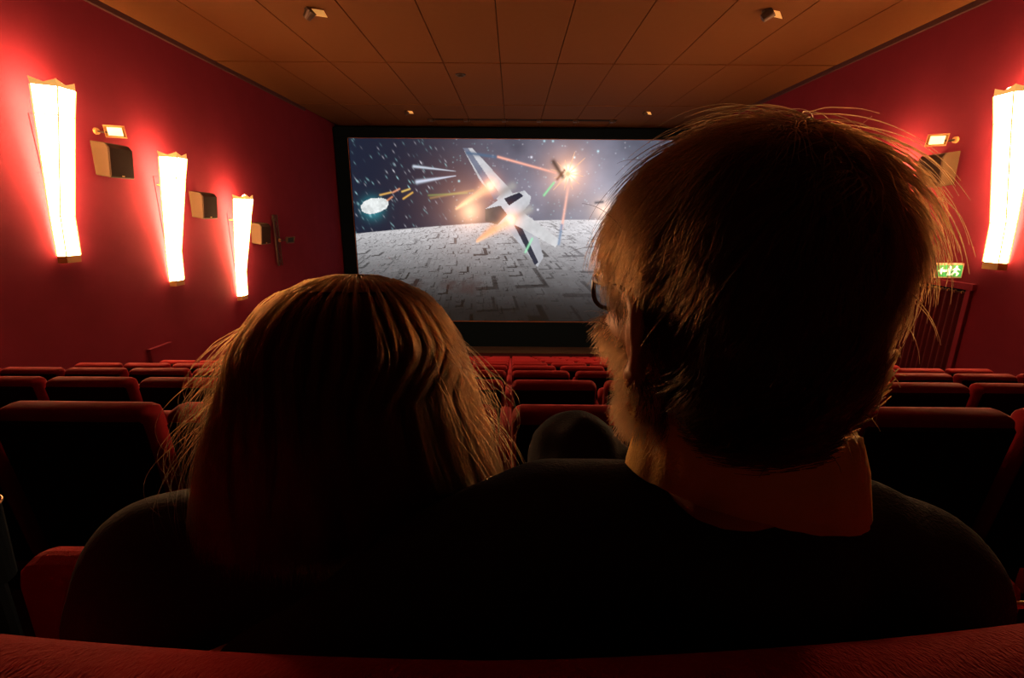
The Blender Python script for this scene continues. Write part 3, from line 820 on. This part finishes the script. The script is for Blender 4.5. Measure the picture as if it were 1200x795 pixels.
box('seat_cushion', (BX0 + .1, -.20, .26), (BX1 - .1, .36, F0 * 0 + .445), M['bench'], bench, bevel=.04, seg=3)
box('base', (BX0 + .08, -.22, .0), (BX1 - .08, .30, .26), M['shell'], bench, bevel=.01)
for xa, xb, zt in ((-.72, -.58, -.490), (.60, .755, -.510)):
    box('armrest', (xa, .56 - .5, .0), (xb, .630 - .5, zt - F0), M['bench'], bench, bevel=.03, seg=3)
    box('arm_panel', (xa + .02 if xa < 0 else xa - .02, .20 - .5, .0), (xb + .02 if xa < 0 else xb - .02, .58 - .5, .42), M['shell'], bench, bevel=.02, seg=2)
# cup holder rings in brass
def ring_pts(c, r, n=28): return [(c[0] + r * math.cos(2 * math.pi * k / n), c[1] + r * math.sin(2 * math.pi * k / n), c[2]) for k in range(n)]
cup = tag(empty('cup_holder', (-.800, .60, -.546)), 'brass-rimmed cup holder on a dark stand beside the love seat', 'cup holder')
tube_obj('rim', ring_pts((0, 0, .125), .040), .0016, M['brass'], cup, 8, True)
cyl_obj('cup', (0, 0, 0), (0, 0, 1),   .034, .039, .124, M['mask'], cup, 24)
cyl_obj('stand', (0, 0, F0 + .543), (0, 0, 1), .02, .02, -F0 - .543, M['mask'], cup, 12)
cyl_obj('foot', (0, 0, F0 + .543), (0, 0, 1), .048, .045, .02, M['iron'], cup, 20)
tube_obj('brass_trim', [(.425, .335 - .5 + .0, -.322 - F0), (.47, .34 - .5, -.326 - F0), (.53, .36 - .5, -.335 - F0)], .003, M['brass'], bench)

# ------------------------------------------------------------------ people
def hand(B, wrist, direc, palm_n, side, curl=.5, sc=1.0):
    """five separate fingers on a palm. direc: wrist -> fingers, palm_n: normal on the palm side, side: +1 / -1 thumb side"""
    w = Vector(wrist); d = Vector(direc).normalized(); n = Vector(palm_n); n = (n - d * n.dot(d)).normalized(); s = d.cross(n) * side
    L = .088 * sc
    for k, off in enumerate((-.031, -.0105, .0105, .031)):
        B.cap(w + s * off * .55 * sc, .0165 * sc, w + d * L + s * off * sc, .0115 * sc, 10)
    ln = (.034, .043, .047, .041); 
    for k, off in enumerate((-.031, -.0105, .0105, .031)):
        p = w + d * L + s * off * sc; dd = (d + s * off * 2.5).normalized(); l = ln[k] * sc; a = 0
        for j in range(3):
            a += curl * (.55 if j == 0 else .75)
            v = dd * math.cos(a) + n * math.sin(a)
            q = p + v * l; B.cap(p, (.0092 - .0008 * j) * sc, q, (.0086 - .0009 * j) * sc, 10); p = q; l *= .72
    p = w + d * L * .22 + s * .024 * sc; v = (d * .55 + s * .75 + n * .35).normalized()
    q = p + v * .046 * sc; B.cap(p, .0135 * sc, q, .0105 * sc, 10)
    v2 = (v + d * .55 + n * .35).normalized(); r = q + v2 * .034 * sc; B.cap(q, .0105 * sc, r, .0088 * sc, 10)
    v3 = (v2 + n * .35).normalized(); B.cap(r, .0088 * sc, r + v3 * .024 * sc, .0075 * sc, 10)

def head_frame(c, yaw, pitch=0.0, tilt=0.0):
    return Matrix.Translation(c) @ Matrix.Rotation(yaw, 4, 'Z') @ Matrix.Rotation(tilt, 4, 'Y') @ Matrix.Rotation(pitch, 4, 'X')

def head(B, T, sc=1.0, male=True):
    P = lambda x, y, z: T @ Vector((x * sc, y * sc, z * sc))
    E = lambda c, r: B.ell(tuple(k * sc for k in c), tuple(k * sc for k in r), T=lambda p: T @ p)
    E((0, -.012, .026), (.075, .096, .084)); E((0, .034, -.035), (.060, .060, .078)); E((0, -.045, -.02), (.062, .055, .06))
    for s in (-1, 1):
        B.cap(P(s * .052, .008, -.068), .020 * sc, P(s * .018, .074, -.104), .020 * sc)
        B.cap(P(s * .046, .066, -.022), .020 * sc, P(s * .054, .02, -.012), .022 * sc)
        B.cap(P(s * .010, .084, .020), .013 * sc, P(s * .048, .070, .016), .012 * sc)
        B.cap(P(s * .010, .096, -.036), .008 * sc, P(s * .012, .098, -.036), .008 * sc)
        B.cap(P(s * .030, .066, .0), .016 * sc, P(s * .031, .068, .0), .016 * sc)
        # ear: rim, bowl and lobe
        rim = [(a * .95, b, c - .012) for a, b, c in [(.070, .010, -.018), (.076, .012, .006), (.084, .004, .026), (.090, -.012, .030), (.093, -.024, .018), (.091, -.024, -.004), (.085, -.014, -.024), (.078, -.002, -.034)]]
        for a, b in zip(rim[:-1], rim[1:]): B.cap(P(s * a[0], *a[1:]), .0050 * sc, P(s * b[0], *b[1:]), .0050 * sc, 10)
        B.cap(P(s * .068, .0, -.024), .012 * sc, P(s * .073, -.010, -.004), .013 * sc, 10)
        B.cap(P(s * .075, -.004, -.042), .0085 * sc, P(s * .073, .002, -.049), .0075 * sc, 10)
    B.cap(P(0, .090, .012), .008 * sc, P(0, .110, -.032), .0115 * sc); B.cap(P(0, .100, -.036), .010 * sc, P(0, .108, -.034), .011 * sc)
    B.cap(P(-.020, .084, -.064), .007 * sc, P(.020, .084, -.064), .007 * sc); B.cap(P(0, .090, -.063), .007 * sc, P(0, .091, -.063), .007 * sc)
    B.cap(P(-.017, .083, -.076), .008 * sc, P(.017, .083, -.076), .008 * sc); B.cap(P(0, .088, -.076), .008 * sc, P(0, .089, -.076), .008 * sc)
    B.cap(P(0, .078, -.108), .020 * sc, P(0, .070, -.104), .024 * sc)
    return P

def eyes(root, P, sc):
    for s in (-1, 1):
        b = bmesh.new(); bmesh.ops.create_uvsphere(b, u_segments=16, v_segments=10, radius=.0125 * sc)
        c = P(s * .031, .0735, .0)
        for v in b.verts: v.co += c
        o = add('eye', mesh_of(b, 'eye'), M['eye'], root, True)
        b = bmesh.new(); bmesh.ops.create_uvsphere(b, u_segments=12, v_segments=8, radius=.006 * sc)
        c = P(s * .031, .0815, .0)
        for v in b.verts: v.co += c
        add('iris', mesh_of(b, 'iris'), M['iris'], o, True)

# ---- the man
MC = Vector((.154, .338, -.067)); MT = head_frame(MC, math.radians(15), math.radians(-3), 0) @ Matrix.Scale(.955, 4)
mb = Blob(); MP = head(mb, MT, 1.0, True)
neck0, neck1 = MP(0, -.006, -.075), Vector((.184, .350, -.250))
mb.cap(neck0, .051, neck1, .050)
mb.ell((.18, .375, -.42), (.15, .095, .19)); mb.ell((.18, .42, -.64), (.145, .10, .12))
mb.chain([((.184, .350, -.28), .04), ((.352, .345, -.295), .05), ((.415, .42, -.55), .038), ((.315, .60, -.64), .026)])
mb.chain([((.184, .350, -.28), .04), ((.045, .355, -.285), .05), ((-.14, .292, -.340), .037), ((-.225, .306, -.375), .026)])
mb.chain([((.255, .45, -.645), .075), ((.28, .90, -.645), .05), ((.28, .93, -1.07), .036), ((.28, 1.04, -1.12), .028)])
mb.chain([((.115, .45, -.645), .075), ((.12, .77, -.445), .055), ((.235, 1.0, -.72), .038), ((.27, 1.09, -.735), .03)])
hand(mb, (.315, .60, -.64), (-.55, .82, -.10), (0, -.05, -1), 1, .35)
hand(mb, (-.225, .306, -.375), (-.80, .10, -.58), (.1, 1, .0), 1, .25)
man_me = mb.build(.0036, 3)
man = tag(add('person', man_me, M['skin']), 'person with short brown hair, beard and shirt collar, arm around companion', 'person', 'couple on the love seat')
eyes(man, MP, 1.0)

sw = Blob()
sw.ell((.18, .375, -.40), (.182, .120, .185)); sw.ell((.18, .42, -.60), (.170, .125, .13))
sw.cap((.178, .350, -.268), .058, (.30, .350, -.285), .066); sw.cap((.178, .350, -.268), .058, (.09, .350, -.272), .068)
sw.chain([((.29, .350, -.288), .064), ((.342, .345, -.302), .068), ((.410, .42, -.55), .055), ((.335, .575, -.63), .040)])
sw.chain([((.09, .350, -.272), .068), ((.03, .352, -.277), .072), ((-.06, .325, -.295), .066), ((-.14, .292, -.340), .056), ((-.208, .302, -.370), .040)])
sw.ell((.184, .347, -.265), (.105, .092, .058))
sm_ = sw.build(.009, 5); wobble(sm_, .0035, 55, 3)
add('sweater', sm_, M['sweater'], man)
# neckline rib of the sweater
tr = Blob()
tr.ell((.18, .42, -.68), (.165, .125, .085))
tr.chain([((.255, .45, -.650), .092), ((.28, .90, -.645), .068), ((.28, .93, -1.03), .056)])
tr.chain([((.115, .45, -.640), .095), ((.115, .60, -.55), .094), ((.120, .775, -.434), .092), ((.225, .99, -.69), .060)])
tr.chain([((.150, .50, -.60), .085), ((.178, .745, -.462), .076)])
tm = tr.build(.008, 4); wobble(tm, .006, 60, 9)
add('trousers', tm, M['trouser'], man)
def shoe(name, heel, toe, parent):
    B = Blob(); h = Vector(heel); t = Vector(toe); m_ = (h + t) / 2
    B.cap(h, .040, m_, .043); B.cap(m_, .043, t, .034); B.cap(h, .038, h + Vector((0, 0, .05)), .038)
    add(name, B.build(.007, 3), M['shoe'], parent)
shoe('shoe', (.28, .93, F0 + .045), (.28, 1.13, F0 + .045), man)
shoe('shoe', (.232, 1.005, -.735), (.31, 1.14, -.66), man)

def collar():
    """folded shirt collar around the neck: stand, fold and fall"""
    V = []; K = 72; Fc = []
    c = Vector((.184, .340, .012)); 
    levels = [(.062, -.205, 0), (.064, -.150, 0), (.0665, -.1425, 0), (.070, -.1425, 0), (.0735, -.150, 0), (.079, -.172, 0), (.0855, -.204, 0), (.0825, -.205, 0), (.073, -.175, 0)]
    n = len(levels)
    for i in range(K + 1):
        a = math.radians(108) + math.radians(324) * i / K       # open at the throat (front = 90 deg + yaw)
        fr = math.cos(a - math.radians(270))                     # 1 at the back of the neck, -1 at the throat
        for j, (r, z, _) in enumerate(levels):
            wav = .0014 * math.sin(9 * a + j) + .0012 * math.sin(23 * a)
            drop = (.012 - .012 * fr)
            dip = 0.0
            if j in (6, 7): dip = -.010 * (1 - fr) * .9
            sx = 1.04; sy = .98
            tilt = -.020 * math.sin(a) * -1                       # front of the collar sits lower
            V.append((c.x + (r + wav) * sx * math.cos(a), c.y + (r + wav) * sy * math.sin(a), c.z + z - .35 * (math.sin(a) + 1) * .03 + dip - .016 * math.cos(a) * 1.0 + wav))
    for i in range(K):
        for j in range(n):
            Fc.append((i * n + j, i * n + (j + 1) % n, (i + 1) * n + (j + 1) % n, (i + 1) * n + j))
    Fc.append(tuple(range(n))); Fc.append(tuple(K * n + j for j in range(n - 1, -1, -1)))
    me = pyd(V, Fc, 'shirt_collar'); bm = bmesh.new(); bm.from_mesh(me); bmesh.ops.recalc_face_normals(bm, faces=bm.faces[:]); bm.to_mesh(me); bm.free()
    o = add('shirt_collar', me, M['collar'], man, smooth=True); o['label'] = 'pale buttoned shirt collar folded over the sweater'
collar()

# hair of the man: a close cap plus thousands of strands
def local_np(T, pts):
    Ti = np.array(T.inverted()); return pts @ Ti[:3, :3].T + Ti[:3, 3]
def world_np(T, pts):
    A = np.array(T); return pts @ A[:3, :3].T + A[:3, 3]
def man_hair():
    B = Blob()
    B.ell((-.001, -.011, .032), (.079, .100, .092)); B.ell((0, -.048, -.020), (.073, .060, .066)); B.ell((0, -.048, -.055), (.059, .048, .046)); B.ell((0, .028, .060), (.066, .060, .047)); B.ell((.004, -.030, .064), (.060, .062, .062))
    me = B.build(.005, 6)
    p = coords(me); x, y, z = p.T
    face = (y > .060) & (z < .040 + .0 * y)                      # forehead and face stay bare
    side = (np.abs(x) > .045) & (y > .018) & (z < -.004 + .6 * (y - .018)) # below the temple in front of the ear
    ear = (np.abs(x) > .055) & (y > -.028) & (y < .03) & (z < -.012)
    low = z < -.088
    cut(me, ~(face | side | ear | low))
    pl = coords(me).copy(); nl = normals(me).copy()
    set_coords(me, world_np(MT, pl))
    add('hair_cap', me, M['hair_m'], man)
    # strands
    N = 15000; idx = RNG.integers(0, len(pl), N)
    P = pl[idx] + nl[idx] * (RNG.uniform(0, 1, N) ** 1.5 * .004)[:, None] + RNG.normal(0, .0015, (N, 3)); K = 8
    c = np.array([0, -.012, .025]); r2 = np.array([.084, .104, .094]) ** 2
    Wh = np.array([.012, -.070, .085])
    up = np.clip((pl[idx][:, 2] - .02) / .08, 0, 1)
    L = .028 + .040 * up + RNG.uniform(-.01, .018, N)
    L *= np.where(P[:, 2] < -.05, .55, 1)
    lift = RNG.uniform(.0, .15, N) + .22 * up * RNG.uniform(0, 1, N) ** 2
    clump = np.stack([np.sin(P[:, 0] * 130 + 3 * np.sin(P[:, 2] * 60)), np.sin(P[:, 1] * 120 + 2 * np.sin(P[:, 0] * 70)), np.sin(P[:, 2] * 140)], 1)
    paths = [P.copy()]; q = P.copy()
    for k in range(K - 1):
        n = (q - c) / r2; n /= np.linalg.norm(n, axis=1, keepdims=True)
        fl = np.array([-.08, .36, -.80]) + clump * .30 + RNG.normal(0, .08, (N, 3))
        fl[:, 0] += np.sign(q[:, 0]) * .15
        t = fl - n * (fl * n).sum(1, keepdims=True); t /= np.linalg.norm(t, axis=1, keepdims=True) + 1e-6
        q = q + (t + n * (lift * (1 - 1.1 * k / K) + .02)[:, None]) * (L / (K - 1))[:, None]
        paths.append(q.copy())
    A = np.stack(paths, 1)
    # a few stray strands sticking out
    M_ = 150; j = RNG.integers(0, len(pl), M_); q = pl[j].copy(); d = nl[j] * .35 + np.array([0, .3, -.2]) + RNG.normal(0, .45, (M_, 3)); d /= np.linalg.norm(d, axis=1, keepdims=True)
    Ls = RNG.uniform(.02, .05, M_) * (pl[j][:, 2] > .0) + .015; S = [q.copy()]
    for k in range(K - 1):
        d = d + np.array([0, .05, -.16]) ; d /= np.linalg.norm(d, axis=1, keepdims=True); q = q + d * (Ls / (K - 1))[:, None]; S.append(q.copy())
    A = np.concatenate([A, np.stack(S, 1)])
    tip = A[:, -1]; bad = (tip[:, 1] > .070) & (tip[:, 2] < .040)
    A = A[~bad]
    W_ = world_np(MT, A.reshape(-1, 3)).reshape(A.shape)
    fur('hair', W_, .00030, M['strand_m'], man)
    # beard on the jaw and cheeks of the finished body mesh
    p = coords(man_me); n = normals(man_me); l = local_np(MT, p)
    x, y, z = l.T
    reg = (z < -.012 - .25 * np.clip(.06 - y, -.05, .06)) & (z > -.118) & (y > np.where(z < -.045, -.016, .006)) & ~((np.abs(x) < .024) & (z > -.088) & (z < -.052) & (y > .07)) & (np.abs(x) < .085) & (y < .10) & ~((z > -.04) & (np.abs(x) < .035))
    ids = np.nonzero(reg)[0]; Nb = 6500; j = RNG.choice(ids, Nb); Ti = np.array(MT)[:3, :3]
    q = p[j] + RNG.normal(0, .001, (Nb, 3)); d = n[j] * 1.0 + (Ti @ np.array([0, .25, -.75])) + RNG.normal(0, .35, (Nb, 3)); d /= np.linalg.norm(d, axis=1, keepdims=True)
    Lb = RNG.uniform(.009, .020, Nb); S = [q.copy()]
    for k in range(3):
        d = d + (Ti @ np.array([0, .0, -.25])); d /= np.linalg.norm(d, axis=1, keepdims=True); q = q + d * (Lb / 3)[:, None]; S.append(q.copy())
    fur('beard', np.stack(S, 1), .00026, M['strand_m'], man)
man_hair()

def glasses():
    root = tag(empty('eyeglasses', MP(0, .12, .0)), 'dark rimmed eyeglasses worn by the bearded person', 'eyeglasses')
    inv = Matrix.Translation(-MP(0, .12, .0))
    T_ = lambda x, y, z: inv @ MP(x, y, z)
    for s in (-1, 1):
        pts = []
        for k in range(24):
            a = 2 * math.pi * k / 24; ca, sa = math.cos(a), math.sin(a)
            rx, rz = .027, .020
            px = rx * math.copysign(abs(ca) ** .75, ca); pz = rz * math.copysign(abs(sa) ** .75, sa)
            xx = s * .035 + px
            pts.append(T_(xx, .107 - .16 * max(0, abs(xx) - .02), .010 + pz))
        tube_obj('rim', pts, .0021, M['glasses'], root, 6, True)
        ctr = sum((Vector(p) for p in pts), Vector()) / 24
        nrm = (MT.to_3x3() @ Vector((0, 1, 0))) * .0008
        V = [p - nrm for p in pts] + [p + nrm for p in pts]
        add('lens', pyd(V, [tuple(range(24)), tuple(range(47, 23, -1))] + [(i, (i + 1) % 24, 24 + (i + 1) % 24, 24 + i) for i in range(24)], 'lens'), M['lens'], root)
        tube_obj('temple', [T_(s * .062, .100, .020), T_(s * .077, .06, .020), T_(s * .082, .01, .020), T_(s * .083, -.012, .010), T_(s * .081, -.028, -.014)], .0022, M['glasses'], root, 6)
    tube_obj('bridge', [T_(-.0085, .1075, .016), T_(0, .1125, .019), T_(.0085, .1075, .016)], .002, M['glasses'], root, 6)
glasses()

# ---- the woman
WC = Vector((-.152, .450, -.170)); WT = head_frame(WC, math.radians(-4), math.radians(-6), 0); WS = .93
wb = Blob(); WP = head(wb, WT, WS, False)
wb.cap(WP(0, -.02, -.08), .045, (-.155, .455, -.36), .047)
wb.ell((-.16, .46, -.52), (.125, .085, .17)); wb.ell((-.16, .49, -.66), (.135, .10, .09))
wb.chain([((-.155, .455, -.345), .038), ((-.345, .435, -.375), .046), ((-.40, .46, -.62), .034), ((-.255, .62, -.655), .024)])
wb.chain([((-.155, .455, -.345), .038), ((-.03, .455, -.37), .044), ((.00, .52, -.60), .034), ((-.095, .66, -.655), .024)])
wb.chain([((-.235, .50, -.655), .07), ((-.24, .92, -.655), .047), ((-.24, .95, -1.07), .034), ((-.24, 1.05, -1.125), .026)])
wb.chain([((-.085, .50, -.655), .07), ((-.09, .92, -.655), .047), ((-.10, .95, -1.07), .034), ((-.10, 1.05, -1.125), .026)])
hand(wb, (-.255, .62, -.655), (.60, .78, -.02), (0, .0, -1), -1, .3, .9)
hand(wb, (-.095, .66, -.655), (-.50, .85, .05), (0, .0, -1), 1, .3, .9)
wom_me = wb.build(.0036, 3)
woman = tag(add('person', wom_me, M['skin']), 'person with long straight brown hair in a dark coat, held by companion', 'person', 'couple on the love seat')
eyes(woman, WP, WS)
cw = Blob()
cw.ell((-.16, .455, -.50), (.165, .115, .185)); cw.ell((-.16, .48, -.62), (.165, .13, .13))
cw.cap((-.155, .452, -.345), .05, (-.30, .435, -.365), .068); cw.cap((-.155, .452, -.345), .05, (-.05, .450, -.362), .062)
cw.chain([((-.30, .435, -.365), .068), ((-.360, .420, -.362), .080), ((-.415, .43, -.48), .072), ((-.415, .46, -.62), .058), ((-.280, .60, -.65), .042)])
cw.chain([((-.05, .450, -.362), .062), ((-.025, .452, -.372), .066), ((.0, .52, -.60), .055), ((-.08, .64, -.65), .042)])
cm = cw.build(.009, 5); wobble(cm, .005, 42, 5)
add('coat', cm, M['coat'], woman)
tw = Blob(); tw.ell((-.16, .48, -.69), (.16, .12, .08))
tw.chain([((-.235, .50, -.655), .085), ((-.24, .92, -.655), .060), ((-.24, .95, -1.04), .046)])
tw.chain([((-.085, .50, -.655), .085), ((-.09, .92, -.655), .060), ((-.10, .95, -1.04), .046)])
t2 = tw.build(.009, 4); wobble(t2, .003, 55, 13); add('trousers', t2, M['trouser'], woman)
shoe('shoe', (-.24, .95, F0 + .045), (-.24, 1.12, F0 + .045), woman); shoe('shoe', (-.10, .95, F0 + .045), (-.10, 1.12, F0 + .045), woman)

def woman_hair():
    # outline of the hair by height (local to the head, before scaling): height, half width left, half width right, back depth, front depth
    prof = [(.114, .012, .012, .012, .012), (.110, .034, .034, .038, .034), (.098, .060, .058, .070, .070), (.080, .079, .076, .092, .090), (.050, .100, .095, .108, .100), (.020, .114, .105, .113, .090),
            (-.02, .130, .116, .114, .068), (-.06, .145, .128, .112, .060), (-.10, .156, .140, .108, .055), (-.135, .163, .150, .103, .05)]
    zs = np.array([a[0] for a in prof])[::-1]
    tab = [np.array([a[i] for a in prof])[::-1] for i in range(1, 5)]
    def surf(phi, z, extra=0.0):
        """phi: 0 = back, +pi/2 = left (-x), -pi/2 = right (+x)"""
        lw, rw, bk, fr = (np.interp(z, zs, t) for t in tab)
        s, c = np.sin(phi), np.cos(phi)
        hx = np.where(s > 0, lw, rw) + extra; hy = np.where(c > 0, bk, fr) + extra
        return np.stack([-hx * s, -hy * c - .005, z + 0 * s], -1)
    OPEN = 2.05                                           # hair covers |phi| < OPEN; the face stays free
    def open_at(z): return np.interp(z, [.015, .055], [OPEN, 3.141])     # a fringe closes over the forehead
    # solid under-layer with thickness
    K, L = 64, 22
    def zbot(phi): return -.128 - .010 * np.sin(phi)
    V = []; Fc = []
    zl = np.linspace(0, 1, L)
    for layer, ex in ((0, -.016), (1, -.030)):
        for i in range(K):
            ph1 = -1 + 2 * i / (K - 1)
            for t in zl:
                zt = .114 if layer == 0 else .100
                z = zt + (zbot(ph1 * OPEN) - zt) * (t ** 1.25); ph = ph1 * float(open_at(z))
                V.append(surf(np.array(ph), np.array(z), ex if t > .02 else 0.0 * ex).tolist())
    def id_(l, i, j): return l * K * L + i * L + j
    for i in range(K - 1):
        for j in range(L - 1):
            Fc.append((id_(0, i, j), id_(0, i, j + 1), id_(0, i + 1, j + 1), id_(0, i + 1, j)))
            Fc.append((id_(1, i, j), id_(1, i + 1, j), id_(1, i + 1, j + 1), id_(1, i, j + 1)))
        Fc.append((id_(0, i, L - 1), id_(1, i, L - 1), id_(1, i + 1, L - 1), id_(0, i + 1, L - 1)))
    for i in (0, K - 1):
        for j in range(L - 1): Fc.append((id_(0, i, j), id_(1, i, j), id_(1, i, j + 1), id_(0, i, j + 1)))
    Vw = world_np(WT, np.array(V))
    me = pyd(Vw, Fc, 'hair_cap'); add('hair_cap', me, M['hair_w'], woman, smooth=True)
    # front fringe of the crown
    N = 13000; Ks = 14
    u0 = RNG.uniform(-1, 1, N); ph0 = u0 * OPEN; z0 = .114 - .10 * RNG.uniform(0, 1, N) ** 1.3
    ex0 = -.016 + .020 * RNG.uniform(0, 1, N) ** .9; t = np.linspace(0, 1, Ks)
    zb = zbot(ph0) + RNG.uniform(-.018, .022, N)
    wav = RNG.normal(0, .05, N); ph = np.sin(ph0 * 37) * .03
    paths = np.zeros((N, Ks, 3))
    for k in range(Ks):
        z = z0 + (zb - z0) * t[k]
        f = u0 * open_at(z) + (wav + ph) * math.sin(t[k] * 2.2) + .05 * np.sin(t[k] * 5 + ph0 * 23) * t[k]
        e = ex0 + .006 * np.sin(t[k] * 4 + ph0 * 31) * t[k] + .004 * np.sin(ph0 * 60)
        paths[:, k] = surf(f, z, e)
    # wisps lifting off at the sides
    Nw = 340; phw = np.where(RNG.uniform(0, 1, Nw) < .72, RNG.uniform(.9, 1.9, Nw), RNG.uniform(-1.9, -1.0, Nw)); zw = RNG.uniform(-.02, .085, Nw)
    ew = RNG.uniform(.012, .05, Nw) * RNG.uniform(.2, 1, Nw); Lz = RNG.uniform(.06, .14, Nw)
    wp = np.zeros((Nw, Ks, 3))
    for k in range(Ks):
        wp[:, k] = surf(phw + .10 * t[k] * np.sin(phw * 50), np.maximum(zw - Lz * t[k], -.17), ew * math.sin(t[k] * 2.4) ** 1.0)
    A = np.concatenate([paths, wp])
    W_ = world_np(WT, A.reshape(-1, 3)).reshape(A.shape)
    fur('hair', W_, .00030, M['strand_w'], woman)
woman_hair()
